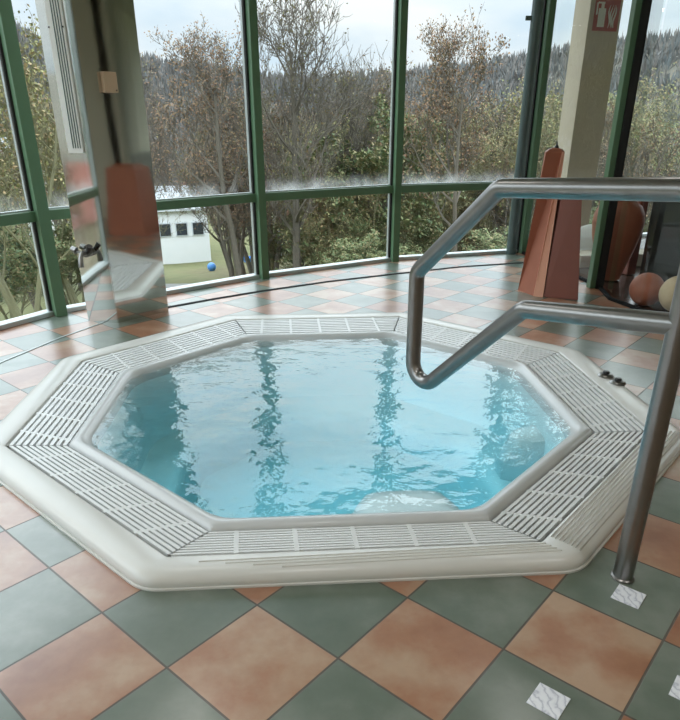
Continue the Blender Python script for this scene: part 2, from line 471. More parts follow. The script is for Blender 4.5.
win_n = 0
def window(P, Q, mull='P', transom=True, ztop=HC, color='green', sill=True, deep=.15, fog=True, beads=True, wide=.075):
    """one glazed bay from P to Q (seen from inside, left to right), with the upright at its start or end"""
    global win_n; win_n += 1
    P, Q = Vector(P), Vector(Q); d = (Q - P).normalized(); L = (Q - P).length; a = math.atan2(d.y, d.x); nrm = Vector((d.y, -d.x))
    w = empty('window_%d' % win_n, (P.x, P.y, 0), a); struct(w)
    g0, g1 = .03, L - .03; mid = (g0 + g1) / 2
    if transom:
        obj('glass_pane', box_bm(mid, 0.02, (.05 + .715) / 2, g1 - g0, .012, .665), M['glass'], w)
        obj('glass_pane', box_bm(mid, 0.02, (.785 + ztop) / 2, g1 - g0, .012, ztop - .785), M['glass_fog'] if fog else M['glass'], w)
        obj('transom', box_bm(mid, -.02, .75, L - .06, .075, .074, bev=.004), M[color], w)
        obj('glazing_bead', box_bm(mid, -.004, .793, L - .08, .035, .012), M['alu'], w)
    else:
        obj('glass_pane', box_bm(mid, 0.02, (.05 + ztop) / 2, g1 - g0, .012, ztop - .05), M['glass'], w)
    if sill: obj('sill', box_bm(mid, -.0, .018, L, .10, .036, bev=.005), M['alu'], w)
    for end, x in (('P', 0), ('Q', L)):
        if end not in mull: continue
        obj('mullion', box_bm(x, -.045, ztop / 2, wide, deep, ztop, bev=.005), M[color], w)
        for sx in (-1, 1):
            obj('gasket', box_bm(x + sx * (wide / 2 + .009), -.02, ztop / 2, .018, .06 if beads else .07, ztop), M['gasket'], w)
            if beads: obj('glazing_bead', box_bm(x + sx * (wide / 2 + .021), -.008, ztop / 2, .006, .04, ztop), M['alu'], w)
    return w
window(mL, m1, 'P', wide=.085, deep=.17); window(m1, m2, 'P'); window(m2, m3, 'PQ')
window(l2, mL, 'P'); window(l3, l2, 'P'); window(l4, l3, 'P'); window(l5, l4, 'P')
# right side: curved glass partition to the terrace room
window(m3, part[0], 'Q', False, fog=False, sill=False, deep=.12, wide=.07, beads=False)
for i in range(len(part) - 1): window(part[i], part[i + 1], '', False, sill=False)
bm = bmesh.new()
pp = [Vector((*p, .012)) for p in [m3] + part]
for a, b in zip(pp[:-1], pp[1:]):
    dd = (b - a); add_box(bm, *((a + b) / 2), dd.length + .01, .03, .024, math.atan2(dd.y, dd.x))
struct(obj('trim_1', bm, M['slot']))
# outer glazing of the terrace room
window((2.2, 8.2), (5.2, 9.3), 'Q', False, sill=True, color='pole'); window((5.2, 9.3), (8.4, 9.4), '', False, sill=True, color='pole')
window((8.4, 9.4), (8.4, 3.8), 'Q', False, sill=True, color='pole')
struct(obj('wall_terrace', box_bm(6.45, 3.7, HC / 2, 3.9, .12, HC), M['wall']))
struct(obj('trim_4', box_bm(6.4, 3.775, .45, 3.7, .03, .9), M['counter']))
# dark slot running round the floor in front of the windows
sl = [un(*q) for q in ((0, 363), (60, 338), (105, 323), (165, 308), (212, 299.5), (260, 291.5), (330, 281.5), (400, 273.5), (460, 267), (520, 263))] + [Vector((2.16, 7.02, 0))]
def floor_strip(name, pts_, hw, mat):
    bm = bmesh.new(); rg = []
    for i, p in enumerate(pts_):
        tt = (pts_[min(i + 1, len(pts_) - 1)] - pts_[max(i - 1, 0)]).normalized(); nn = Vector((-tt.y, tt.x, 0)) * hw
        rg.append([p + nn + Vector((0, 0, .001)), p + nn + Vector((0, 0, .004)), p - nn + Vector((0, 0, .004)), p - nn + Vector((0, 0, .001))])
    add_loft(bm, rg, True, True); struct(obj(name, bm, mat))
floor_strip('trim_2', sl[3:], .022, M['slot'])
floor_strip('trim_5', [Vector((-2.38, 3.2, 0))] + sl[:2] + [un(104, 322.5)], .007, M['alu'])
# steel pole beside the last upright
pb = un(511, 250)
bm = bmesh.new(); add_lathe(bm, [(.056, 0), (.056, HC)], 24); add_box(bm, -.075, 0, 2.36, .07, .025, .04)
pc = obj('trim_3', bm, M['pole'], None, True, (pb.x - .06, pb.y - .24, 0)); struct(pc)

# ------------------------------------------------------------------ reflections of marble insets in near glass, laid on the floor as solid squares
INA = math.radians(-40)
for i, (px, py, lab) in enumerate(((628.5, 596.5, 'glass reflection of a white marble inset, laid on the floor at the foot of the handrail post'),
                                   (548.5, 701, 'glass reflection of a white marble inset, laid on the floor at the bottom edge of the view'),
                                   (690, 693, 'glass reflection of a white marble inset, laid on the floor at the lower right corner'))):
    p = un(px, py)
    o = obj('reflected_inset', box_bm(0, 0, .001, .084, .084, .003, INA, bev=.0006), M['marble'], None, False, (p.x, p.y, 0))
    tag(o, lab, 'floor tile', 'reflected marble insets')

# ------------------------------------------------------------------ handrail
Pq = un(622.5, 577); dirv = Vector((math.cos(math.radians(125)), math.sin(math.radians(125)), 0))
nv = Vector((dirv.y, -dirv.x, 0))
def onp(px, py):
    d = ray(px, py); o = Vector((0, 0, EYE)); s = (Pq - o).dot(nv) / d.dot(nv); return o + d * s
hr = empty('handrail', Pq); tag(hr, 'bent stainless steel tube handrail standing on the tiles and reaching over the water', 'handrail')
top = Vector((Pq.x, Pq.y, onp(685, 188).z))
join = onp(668, 322); join = Vector((Pq.x, Pq.y, join.z))
pts = [Vector((Pq.x, Pq.y, join.z)), top, onp(500, 188), onp(417, 272), onp(411.5, 397), onp(524, 309), join]
path = fillet(pts, [.07, .06, .06, .075, .06])
rr = .0315
bm = bmesh.new(); add_tube(bm, [p - Pq for p in path], rr, 20); obj('rail_loop', bm, M['steel'], hr, True)
bm = bmesh.new(); add_tube(bm, [Vector((0, 0, 0)), Vector((0, 0, join.z + .02))], rr, 24); add_lathe(bm, [(rr + .006, 0), (rr + .006, .006), (rr + .001, .01)], 24)
obj('post', bm, M['steel'], hr, True)

# ------------------------------------------------------------------ polished steel column
a, b, c = un(88, 321), un(118, 323), un(169, 311)
d4 = a + (c - b)
col = empty('steel_column', b); tag(col, 'mirror polished steel column with a tap and a white ribbed panel, left of the whirlpool', 'column', None, 'thing')
bm = bmesh.new(); add_prism(bm, [p - b for p in (a, b, c, d4)], 0, HC)
es = [e for e in bm.edges if abs(e.verts[0].co.z - e.verts[1].co.z) > 1]
bmesh.ops.bevel(bm, geom=es, offset=.004, segments=2, affect='EDGES')
obj('steel_cladding', bm, M['mirror'], col)
lf = (b - a).normalized(); ln = Vector((lf.y, -lf.x, 0)); la = math.atan2(lf.y, lf.x)
rf = (c - b).normalized(); rn = Vector((rf.y, -rf.x, 0)); ra = math.atan2(rf.y, rf.x)
lw, rw = (b - a).length, (c - b).length
# white ribbed strip on the narrow face
pm = (a - b) + lf * (lw * .53)
bm = bmesh.new(); z0 = 1.19
add_box(bm, *(pm + ln * .008 + Vector((0, 0, (z0 + HC - .1) / 2))), .115, .016, HC - .1 - z0, la, .003)
vp = obj('ventilation_strip', bm, M['white'], col); vp['label'] = 'white ribbed strip on the narrow face'
bm = bmesh.new()
for i in range(4):
    q = pm + lf * (-.012 + i * .018) + ln * .016
    add_box(bm, *(q + Vector((0, 0, (z0 + .03 + HC - .13) / 2))), .006, .007, HC - .16 - z0, la)
obj('rib', bm, M['gasket'] if False else M['pole'], vp)
for sx in (-1, 1):
    q = pm + lf * (.05 * sx) + ln * .017 + Vector((0, 0, 1.93))
    bm = bmesh.new(); add_box(bm, q.x, q.y, q.z, .01, .008, .01, la, .002); obj('screw', bm, M['gasket'], vp)
# square sensor box on the broad face
q = (rf * (rw * .40)) + rn * .02 + Vector((0, 0, at(115, 83, b.y + .2).z))
o = obj('sensor_box', box_bm(q.x, q.y, q.z, .098, .04, .125, ra, .005), M['tan'], col); o['label'] = 'tan square box on the broad face'
bm = bmesh.new(); qq = q + rn * .021 + rf * .034 + Vector((0, 0, -.048)); add_box(bm, qq.x, qq.y, qq.z, .008, .006, .008, ra); obj('screw', bm, M['gasket'], o)
# tap with two outlets
tz = at(78, 253, b.y).z; q = (a - b) + lf * (lw * .42) + Vector((0, 0, tz))
bm = bmesh.new()
add_tube(bm, [q - ln * .01, q + ln * .05], .03, 16); add_tube(bm, [q + ln * .03, q + ln * .10, q + ln * .12 - Vector((0, 0, .03)), q + ln * .125 - Vector((0, 0, .085))], [.016, .016, .018, .021], 14)
tp = obj('tap', bm, M['steel'], col, True); tp['label'] = 'small steel tap on the narrow face'
bm = bmesh.new(); add_tube(bm, [q + ln * .06 - lf * .012, q + ln * .06 - lf * .07 + Vector((0, 0, .02))], .01, 10)
add_tube(bm, [q + ln * .06 - lf * .065 + Vector((0, 0, .018)), q + ln * .06 - lf * .10 + Vector((0, 0, .03))], [.026, .022], 14); obj('tap_handle', bm, M['steel'], tp, True)
bm = bmesh.new(); add_tube(bm, [q + ln * .04 + lf * .01, q + ln * .06 + lf * .05 + Vector((0, 0, .055))], [.014, .02], 12); obj('valve_lever', bm, M['black'], tp, True)

# ------------------------------------------------------------------ terracotta pieces
b0, b1, b2 = un(518, 290), un(533.5, 296), un(543, 297)
cen = (b0 + b2) / 2 + Vector((.10, .13, 0))
ob = empty('terracotta_obelisk', cen); tag(ob, 'tall tapering terracotta obelisk with a black tip, right of the windows', 'obelisk')
yo = b1.y + .06
t0, t1, t2 = at(545.6, 157, yo), at(561.5, 157, yo), at(565, 156.5, yo)
def quad_tower(bm, low, high):
    add_loft(bm, [low, high], True, True)
back_l = [b0 + (b2 - b1) + Vector((.05, .22, 0)), ]
low = [b0, b1, b2, b2 + Vector((.09, .20, 0)), b0 + Vector((.10, .24, 0))]
zt = 1.165
tc = Vector((t1.x, t1.y, zt))
high = [Vector((t0.x, t0.y, zt)), Vector((t1.x, t1.y, zt)), Vector((t2.x, t2.y + .02, zt)), Vector((t2.x + .01, t2.y + .13, zt)), Vector((t0.x + .03, t0.y + .14, zt))]
bm = bmesh.new(); rings = [[p - cen for p in low], [p - cen for p in high]]
hc = sum((p - cen for p in high), Vector()) / 5
rings.append([hc + (p - cen - hc) * .7 + Vector((0, 0, .022)) for p in high]); rings.append([hc + (p - cen - hc) * .3 + Vector((0, 0, .032)) for p in high])
add_loft(bm, rings, True, True)
obj('shaft', bm, M['terracotta'], ob)
# chamfered front corner, painted paler to stand for the light it catches
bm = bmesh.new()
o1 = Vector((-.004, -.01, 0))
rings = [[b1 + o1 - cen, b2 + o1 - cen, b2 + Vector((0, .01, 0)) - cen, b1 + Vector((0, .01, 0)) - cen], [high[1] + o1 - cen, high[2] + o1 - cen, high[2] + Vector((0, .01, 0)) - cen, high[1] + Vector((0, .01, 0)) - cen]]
add_loft(bm, rings, True, True); s = obj('lit_chamfer', bm, M['terracotta_lit'], ob); s['label'] = 'chamfered front corner painted pale as if lit'
bm = bmesh.new(); add_lathe(bm, [(.022, 0), (.016, .015), (.008, .025), (.005, .05)], 12, (hc.x, hc.y, hc.z + .03)); obj('finial', bm, M['black'], ob, True)
# lower flat-topped pedestal right behind it
r0, r1 = un(545, 297.5), un(578, 300.5)
cp = (r0 + r1) / 2 + Vector((.05, .16, 0))
low = [r0 + Vector((-.01, .015, 0)), r1, r1 + Vector((.08, .30, 0)), r0 + Vector((.06, .36, 0))]
zp = .93
q0, q1 = at(561, 192, r0.y + .10), at(581, 192, r1.y + .10)
high = [Vector((q0.x, r0.y + .06, zp)), Vector((q1.x, r1.y + .09, zp)), Vector((q1.x + .02, r1.y + .27, zp)), Vector((q0.x + .03, r0.y + .28, zp))]
bm = bmesh.new(); add_loft(bm, [[p - cp for p in low], [p - cp for p in high]], True, True); bmesh.ops.bevel(bm, geom=bm.edges[:], offset=.006, segments=2, affect='EDGES')
pd = obj('terracotta_pedestal', bm, M['terracotta_dark'], None, False, cp); tag(pd, 'dark reddish flat-topped tapering pedestal pressed against the right of the obelisk', 'pedestal')
# tall amphora behind the partition
vz = Vector((2.61, 6.2, 0))
bm = bmesh.new()
add_lathe(bm, [(.06, 0), (.10, .01), (.105, .04), (.13, .14), (.18, .32), (.215, .48), (.228, .60), (.22, .70), (.185, .78), (.12, .83), (.085, .86), (.08, .90), (.10, .935), (.115, .95), (.10, .955), (.07, .94), (.065, .88)], 40)
am = empty('amphora', vz); am.scale = (1, 1, .88); tag(am, 'tall terracotta amphora with a narrow foot behind the glass partition', 'amphora')
obj('jar_body', bm, M['terracotta'], am, True)
for s in (-1, 1):
    bm = bmesh.new(); add_tube(bm, fillet([Vector((s * .09, 0, .91)), Vector((s * .19, 0, .91)), Vector((s * .19, 0, .77))], [.04]), .017, 10); obj('handle', bm, M['terracotta'], am, True)
for nm, mt, p, r, lab in (('terracotta_ball', 'terracotta', (2.53, 5.22), .135, 'orange terracotta ball on the dark floor behind the glass'),
                          ('stone_ball', 'stone', (2.69, 5.01), .145, 'pale sandstone ball at the right edge behind the glass')):
    bm = bmesh.new(); bmesh.ops.create_uvsphere(bm, u_segments=40, v_segments=24, radius=r)
    for v in bm.verts: v.co.z = max(v.co.z, -r * .985)
    o = obj(nm, bm, M[mt], None, True, (p[0], p[1], r * .98)); tag(o, lab, 'ball')
bk = Vector((2.95, 4.12, 0)); bm = bmesh.new()  # unseen block, added to give the steel column its orange reflection
add_loft(bm, [[bk * 0 + Vector((sx * w, sy * w, z)) for sx, sy in ((-1, -1), (1, -1), (1, 1), (-1, 1))] for w, z in ((.27, 0), (.20, .86), (.12, .90))], True, True)
o = obj('reflection_block', bm, M['terracotta'], None, False, bk); o.rotation_euler = (0, 0, .35); tag(o, 'flat-topped terracotta block added out of view for its reflection in the steel column', 'pedestal')
# pale boulder, maroon slab, dark counter in the terrace room
bm = bmesh.new(); bmesh.ops.create_icosphere(bm, subdivisions=4, radius=1)
random.seed(3)
for v in bm.verts:
    k = 1 + .06 * math.sin(v.co.x * 4 + 1) + .05 * math.sin(v.co.y * 5 + 2)
    v.co = Vector((v.co.x * .34 * k, v.co.y * .26 * k, max(v.co.z, -.75) * .2 * k))
o = obj('boulder', bm, M['white_stone'], None, True, (2.83, 7.35, .15)); tag(o, 'pale rounded boulder behind the obelisk and the glass', 'boulder')
o = obj('stone_bench', box_bm(0, 0, .06, 1.0, .3, .13, .12, .012), M['plaster'], None, False, (3.0, 6.98, 0)); tag(o, 'low pale stone step in front of the boulder behind the glass', 'step')
p = at(598, 240, 7.9)
o = obj('stone_slab', box_bm(0, 0, .4, .2, .1, .8, .2, .01), M['maroon'], None, False, (p.x, 7.75, 0)); tag(o, 'upright dark red speckled stone slab beside the beige column', 'slab')
ct = empty('counter', (3.55, 6.05, 0), .35); tag(ct, 'dark grey counter with a thin pale metal edge behind the glass at the right', 'counter')
obj('cabinet_body', box_bm(0, 0, .44, 1.3, .55, .88, 0, .01), M['counter'], ct)
obj('counter_top', box_bm(0, 0, .90, 1.36, .6, .035, 0, .006), M['counter'], ct)
o = obj('metal_edge', box_bm(0, -.285, .40, 1.3, .02, .018, 0, .002), M['alu'], ct); o['label'] = 'thin pale metal strip'
o = obj('wooden_post', box_bm(0, 0, .43, .10, .10, .86, .3, .008), M['terracotta_dark'], None, False, (2.90, 6.45, 0)); tag(o, 'dark reddish wooden post between the amphora and the grey counter', 'post')
# beige column with the red fire-extinguisher sign
ca, cb, cc = at(563, 100, 8.05), at(577.5, 100, 7.85), at(608, 100, 7.95)
low = [Vector((p.x, p.y, 0)) for p in (ca, cb, cc)]
pl = [low[0], low[1], low[2], low[2] + (low[0] - low[1]) + Vector((.02, .1, 0))]
bc = empty('plastered_column', low[1]); tag(bc, 'beige plastered column carrying a red sign, behind the glass at the right', 'column', None, 'thing')
bm = bmesh.new(); add_prism(bm, [p - low[1] for p in pl], 0, HC); obj('shaft', bm, M['plaster'], bc)
sg = empty('fire_extinguisher_sign', (0, 0, 0)); tag(sg, 'red fire extinguisher sign with white flames high on the beige column', 'sign')
ff = (low[2] - low[1]); fw = ff.length; ff.normalize(); fn = Vector((ff.y, -ff.x, 0)); fa = math.atan2(ff.y, ff.x)
sc_ = at(605, 14, low[1].y).z
sg.location = low[1] + ff * (fw * .53) + fn * .006 + Vector((0, 0, sc_)); sg.rotation_euler = (0, 0, fa)
obj('sign_plate', box_bm(0, 0, 0, .30, .008, .30, 0, .002), M['red'], sg)
bm = bmesh.new(); add_box(bm, -.062, -.0055, -.03, .085, .004, .17, 0, .0015); add_box(bm, -.062, -.0055, .075, .035, .004, .05); add_box(bm, -.08, -.0055, .105, .08, .004, .016); add_box(bm, -.125, -.0055, .05, .014, .004, .11)
o = obj('extinguisher_symbol', bm, M['sign_white'], sg); o['label'] = 'white extinguisher symbol'
bm = bmesh.new()
for i in range(4):
    pa = [Vector((.03 + .022 * i + .012 * math.sin(k * 1.1 + i), -.006, -.12 + k * .035)) for k in range(7)]
    add_tube(bm, pa, [.002, .006, .008, .008, .007, .005, .001], 6)
o = obj('flame_symbol', bm, M['sign_white'], sg); o['label'] = 'white flame symbol'

# ------------------------------------------------------------------ outdoors
def lerp_tab(tab, x):
    for (x0, y0), (x1, y1) in zip(tab[:-1], tab[1:]):
        if x <= x1: return y0 + (y1 - y0) * max(0, (x - x0)) / (x1 - x0)
    return tab[-1][1]
SKY = [(-180, 3.5), (-70, 3.5), (-50, 8), (-35, 8.6), (-28, 7.6), (-22, 4.4), (-14, 3.5), (-5, 3.0), (5, 3.0), (12, 3.4), (20, 4.6), (27, 5.4), (40, 6), (180, 7)]
def terrain(x, y):
    r = math.hypot(x, y); az = math.degrees(math.atan2(x, y))
    z = -4.0 - max(0, min(r, 62) - 12) * .125 + .25 * math.sin(x * .21 + y * .13) * min(1, r / 30)
    el = lerp_tab(SKY, az); top = 420 * math.tan(math.radians(el)) + EYE
    near = 62 if az < -24 else 130
    if r > near:
        s = min(1, (r - near) / (420 - near)); s = s * s * (3 - 2 * s)
        z += (top + 10.25) * s + 3 * math.sin(r * .03 + az * .2) * s
    return z
bm = bmesh.new(); rs = [7.5, 10, 14, 16, 18, 20.5, 23, 25.5, 28, 31, 34, 37, 40, 47, 54, 62, 72, 85, 100, 120, 145, 175, 210, 250, 300, 350, 400, 440, 520]
NA = 260
rings = []
for r in rs:
    rings.append([(r * math.sin(2 * PI * i / NA), r * math.cos(2 * PI * i / NA), terrain(r * math.sin(2 * PI * i / NA), r * math.cos(2 * PI * i / NA)) - (20 if r > 500 else 0)) for i in range(NA)])
vs = add_loft(bm, rings)
struct(obj('ground', bm, M['ground'], None, True))
# distant forest on the hills (uncountable): pointed and rounded crowns
rnd = random.Random(11)
bm = bmesh.new()
def crown(x, y, z, h, conif):
    if conif:
        n = 5; a0 = rnd.uniform(0, 6); w = h * rnd.uniform(.14, .22)
        for z0_, z1_, ww in ((.12, .62, 1.0), (.42, .84, .68), (.68, 1.0, .4)):
            top = bm.verts.new((x, y, z + h * z1_))
            rg = [bm.verts.new((x + math.cos(a0 + 2 * PI * i / n) * w * ww * rnd.uniform(.7, 1.25), y + math.sin(a0 + 2 * PI * i / n) * w * ww * rnd.uniform(.7, 1.25), z + h * z0_ * rnd.uniform(.85, 1.1))) for i in range(n)]
            for i in range(n): bm.faces.new((rg[i], rg[(i + 1) % n], top))
    else:
        for _ in range(15):
            a = rnd.uniform(0, 2 * PI); sp_ = h * rnd.uniform(.08, .42); hh = h * rnd.uniform(.55, 1.0); w = h * rnd.uniform(.018, .05)
            b0_ = Vector((x + math.cos(a) * sp_ * .25, y + math.sin(a) * sp_ * .25, z + hh * rnd.uniform(.1, .4))); tp_ = Vector((x + math.cos(a) * sp_, y + math.sin(a) * sp_, z + hh * (1 - .3 * (sp_ / h / .42) ** 2)))
            sd = Vector((math.cos(a + rnd.uniform(0, 3)), math.sin(a + rnd.uniform(0, 3)), 0)) * w
            md = b0_.lerp(tp_, .6)
            bm.faces.new([bm.verts.new(p) for p in (b0_, md + sd, tp_, md - sd)])
for _ in range(12000):
    az = rnd.uniform(-62, 42) if rnd.random() < .88 else rnd.uniform(-180, 180)
    near_ = 72 if az < -24 else 118
    r = near_ + (436 - near_) * rnd.random() ** .75
    x, y = r * math.sin(math.radians(az)), r * math.cos(math.radians(az))
    cf = rnd.random() < (.65 if r > 370 else .10)
    crown(x, y, terrain(x, y) - .5, rnd.uniform(5, 9) if cf else rnd.uniform(5, 10), cf)
tag(obj('distant_forest', bm, M['forest'], None, False), 'hazy wooded hillside with pines along the skyline beyond the valley', 'forest', None, 'stuff')

# --- tree generator: one bare-branched mesh + loose leaves
def make_tree_mesh(seed, spread=.42, up=.55, dens=(11, 7, 6), leaves=1500, leaf=.011, trunk=.022, bark=None, leafmat=None, forks=1):
    R = random.Random(seed); bm = bmesh.new(); tips = []
    def branch(p, d, L, r, lev):
        n = 5 if lev == 0 else (4 if lev < 3 else 3)
        path = [p.copy()]; dd = d.copy()
        for i in range(n):
            wob = (.10, .22, .3, .35)[min(lev, 3)]
            dd = (dd + Vector((R.uniform(-1, 1), R.uniform(-1, 1), R.uniform(-.5, 1) * .9)) * wob + Vector((0, 0, up * .16))).normalized()
            path.append(path[-1] + dd * L / n)
        rad = [r * (1 - .75 * i / n) for i in range(n + 1)]
        add_tube(bm, path, rad, 6 if lev == 0 else (4 if lev == 1 else 3), False)
        if lev >= len(dens):
            tips.extend(path[1:]); return
        for k in range(dens[lev]):
            f = R.uniform(.22 if lev else .28, 1.0); i = min(int(f * n), n - 1); q = path[i].lerp(path[i + 1], f * n - i)
            t_ = (path[i + 1] - path[i]).normalized(); o_ = t_.orthogonal(); o_.rotate(Matrix.Rotation(R.uniform(0, 2 * PI), 3, t_))
            nd = (t_ * R.uniform(.45, .9) + o_ * R.uniform(.5, 1.0) + Vector((0, 0, up * .4))).normalized()
            ln_ = L * R.uniform(.34, .6) * (1.15 - .55 * f if lev == 0 else 1)
            if lev == 0: ln_ = spread * R.uniform(.7, 1.15) * (1.15 - .6 * f)
            branch(q, nd, ln_, max(rad[i] * R.uniform(.4, .6), .0011), lev + 1)
    for k in range(forks):
        d = Vector((R.uniform(-.25, .25), R.uniform(-.25, .25), 1)).normalized() if forks > 1 else Vector((R.uniform(-.06, .06), R.uniform(-.06, .06), 1)).normalized()
        branch(Vector((R.uniform(-.02, .02) * (forks > 1), 0, 0)), d, .82 if forks == 1 else R.uniform(.7, .85), trunk, 0)
    # normalise the height
    mz = max(v.co.z for v in bm.verts)
    for v in bm.verts: v.co /= mz
    tips = [p / mz for p in tips]
    me = bpy.data.meshes.new('branches'); bm.to_mesh(me); bm.free(); me.materials.append(bark)
    bm = bmesh.new()
    for _ in range(leaves):
        p = R.choice(tips) + Vector((R.gauss(0, 1), R.gauss(0, 1), R.gauss(0, 1))) * .009
        a = Vector((R.gauss(0, 1), R.gauss(0, 1), R.gauss(0, 1))).normalized(); b_ = a.orthogonal().normalized(); s = leaf * R.uniform(.6, 1.3)
        vs_ = [bm.verts.new(p + a * s), bm.verts.new(p + b_ * s * .6), bm.verts.new(p - a * s), bm.verts.new(p - b_ * s * .6)]; bm.faces.new(vs_)
    ml = bpy.data.meshes.new('foliage'); bm.to_mesh(ml); bm.free(); ml.materials.append(leafmat)
    return me, ml
K = [make_tree_mesh(1, .40, .6, (13, 8, 6, 3), 5200, .0044, .016, M['bark'], M['leaf_brown']),
     make_tree_mesh(2, .38, .8, (15, 9, 7, 3), 1500, .0042, .018, M['bark'], M['leaf_olive']),
     make_tree_mesh(5, .42, .7, (8, 7, 6, 3), 6000, .0055, .012, M['bark_green'], M['leaf_olive'], forks=3),
     make_tree_mesh(8, .30, .9, (11, 7, 5, 3), 2800, .0046, .012, M['bark'], M['leaf_brown'], forks=2),
     make_tree_mesh(9, .42, .5, (6, 6, 5, 3), 15000, .0085, .010, M['bark_green'], M['leaf_green'], forks=4)]
def tree(px, dist, toppy, kind, label, name='bare_tree', group='trees outside the windows', rz=None, wid=1.0, cat='tree'):
    e = math.atan2(px - 340, F * math.cos(T) + 0) if False else None
    d = ray(px, toppy); k = dist / math.hypot(d.x, d.y); x, y = d.x * k, d.y * k; zt_ = EYE + d.z * k
    g = terrain(x, y) - .15; h = max(zt_ - g, 1)
    o = empty(name, (x, y, g), rnd.uniform(0, 6.28) if rz is None else rz); o.scale = (h * wid, h * wid, h)
    me, ml = K[kind]
    link(bpy.data.objects.new('branches', me), o); link(bpy.data.objects.new('foliage', ml), o)
    tag(o, label, cat, group); return o
near = [
 (224, 26, 6, 0, 1.0, 'tall tree with withered brown leaves, left of the first long green upright'),
 (285, 27, -28, 1, .95, 'tallest bare tree with fine twigs, seen in the third window from left'),
 (476, 25, -2, 0, .85, 'tall half-bare tree in the window behind the handrail, thin crown above the hills'),
 (345, 30, 52, 1, .9, 'small bare tree just left of the middle upright, crown against the sky'),
 (375, 33, 58, 3, .9, 'slender bare sapling close to the left of the middle upright'),
 (172, 66, 88, 3, 1.0, 'russet-leaved tree right beside the steel column'),
 (108, 40, 30, 1, .8, 'bare tree mostly hidden behind the steel column'),
 (226, 44, 128, 3, 1.1, 'thin russet tree whose branches cross the white house'),
 (28, 26, 0, 2, .9, 'greenish tree at far left beside the thick green upright'),
 (440, 30, 104, 2, 1.0, 'low bushy tree with reddish leaves right of the middle upright'),
 (520, 32, 78, 2, .9, 'greenish tree close to the grey-green pole'),
 (310, 30, 110, 2, 1.0, 'mossy-branched tree low in the third window from left'),
 (606, 34, 96, 3, .8, 'russet tree between the beige column and the right green upright'),
 (655, 45, 62, 2, 1.0, 'dark bushy tree on the slope seen at the right edge'),
 (-40, 22, -10, 2, 1.0, 'mossy tree outside the window at the far left edge'),
]
for px, dist, top_, kind, wd, lab in near: tree(px, dist, top_, kind, lab, wid=wd)
# thicket of smaller trees lower on the slope
for i in range(84):
    px = rnd.uniform(-100, 700) if i < 40 else rnd.uniform(225, 560); dist = rnd.uniform(28, 62)
    if 140 < px < 222: continue
    tp_ = rnd.uniform(84, 160)
    tree(px, dist, tp_, rnd.choice((0, 2, 3, 3, 2, 4)), 'one of the tangled small trees on the slope below the windows', 'small_tree', 'tangled small trees on the slope', wid=rnd.uniform(.9, 1.3))
for i in range(26):
    px = rnd.uniform(-100, 700); dist = rnd.uniform(24, 48)
    if 110 < px < 266: px += 160
    tree(px, dist, rnd.uniform(200, 240), 4, 'one of the ivy-green bushes low on the slope outside', 'bush', 'green bushes on the slope', wid=rnd.uniform(1.0, 1.8), cat='bush')
for i in range(26):
    az = rnd.uniform(-175, -45); dist = rnd.uniform(18, 45)
    x, y = dist * math.sin(math.radians(az)), dist * math.cos(math.radians(az)); g = terrain(x, y); h = min(rnd.uniform(5, 10), EYE + dist * .045 - g)
    o = empty('side_tree', (x, y, g - .2), rnd.uniform(0, 6)); o.scale = (h, h, h)
    for me_, nm in zip(K[rnd.choice((0, 1, 2, 3))], ('branches', 'foliage')): link(bpy.data.objects.new(nm, me_), o)
    tag(o, 'tree outside the side windows, seen only as a reflection', 'tree', 'trees beyond the side windows')

# --- houses in the valley
M['house_wall'] = simple('white_render', (.80, .82, .83), (.72, .74, .76), 1.5, .8)
M['roof_pale'] = simple('frosted_roof', (.62, .66, .70), (.5, .54, .58), 2, .7)
M['roof_red'] = simple('red_roof', (.28, .10, .075), (.22, .08, .06), 2, .8)
M['pane_dark'] = simple('dark_window', (.04, .05, .06), None, 3, .15)
M['house_tan'] = simple('tan_render', (.55, .47, .36), (.48, .41, .31), 1.5, .8)
def house(px, py, dist, w, dp, hw, hr_, rz, wall, roof, label):
    d = ray(px, py); k = dist / math.hypot(d.x, d.y); x, y, g = d.x * k, d.y * k, EYE + d.z * k
    h = empty('house', (x, y, g), rz); tag(h, label, 'house', 'houses in the valley')
    obj('walls', box_bm(0, 0, hw / 2 - 1.5, w, dp, hw + 3), M[wall], h)
    bm = bmesh.new(); rings = []
    for sx in (-1, 1):
        X = sx * (w / 2 + .4); rings.append([(X, -dp / 2 - .4, hw - .15), (X, -dp / 2 - .4, hw + .05), (X, 0, hw + hr_ + .2), (X, dp / 2 + .4, hw + .05), (X, dp / 2 + .4, hw - .15), (X, 0, hw + hr_)])
    add_loft(bm, rings, True, True); obj('roof', bm, M[roof], h)
    bm = bmesh.new(); vs_ = [bm.verts.new(v) for v in [(-w / 2, -dp / 2, hw), (-w / 2, dp / 2, hw), (-w / 2, 0, hw + hr_), (w / 2, -dp / 2, hw), (w / 2, dp / 2, hw), (w / 2, 0, hw + hr_)]]
    for f in ((0, 1, 2), (3, 5, 4), (0, 2, 5, 3), (1, 4, 5, 2), (0, 3, 4, 1)): bm.faces.new([vs_[i] for i in f])
    obj('gable', bm, M[wall], h)
    for i in range(3):
        for zz in ((hw * .35, hw * .78) if hw > 4 else (hw * .55,)):
            f = obj('house_window', box_bm(-w * .3 + i * w * .3, -dp / 2 - .02, zz, 1.15, .12, 1.25), M['house_wall'] if wall != 'house_wall' else M['roof_pale'], h)
            obj('pane', box_bm(-w * .3 + i * w * .3, -dp / 2 - .06, zz, .95, .1, 1.05), M['pane_dark'], f)
    obj('chimney', box_bm(w * .2, .4, hw + hr_ * .9, .5, .5, 1.2), M['roof_red'], h)
    return h
house(180, 248, 66, 5.0, 6, 4.0, 1.6, .35, 'house_wall', 'roof_pale', 'white house with a pale roof seen low through the window right of the column')
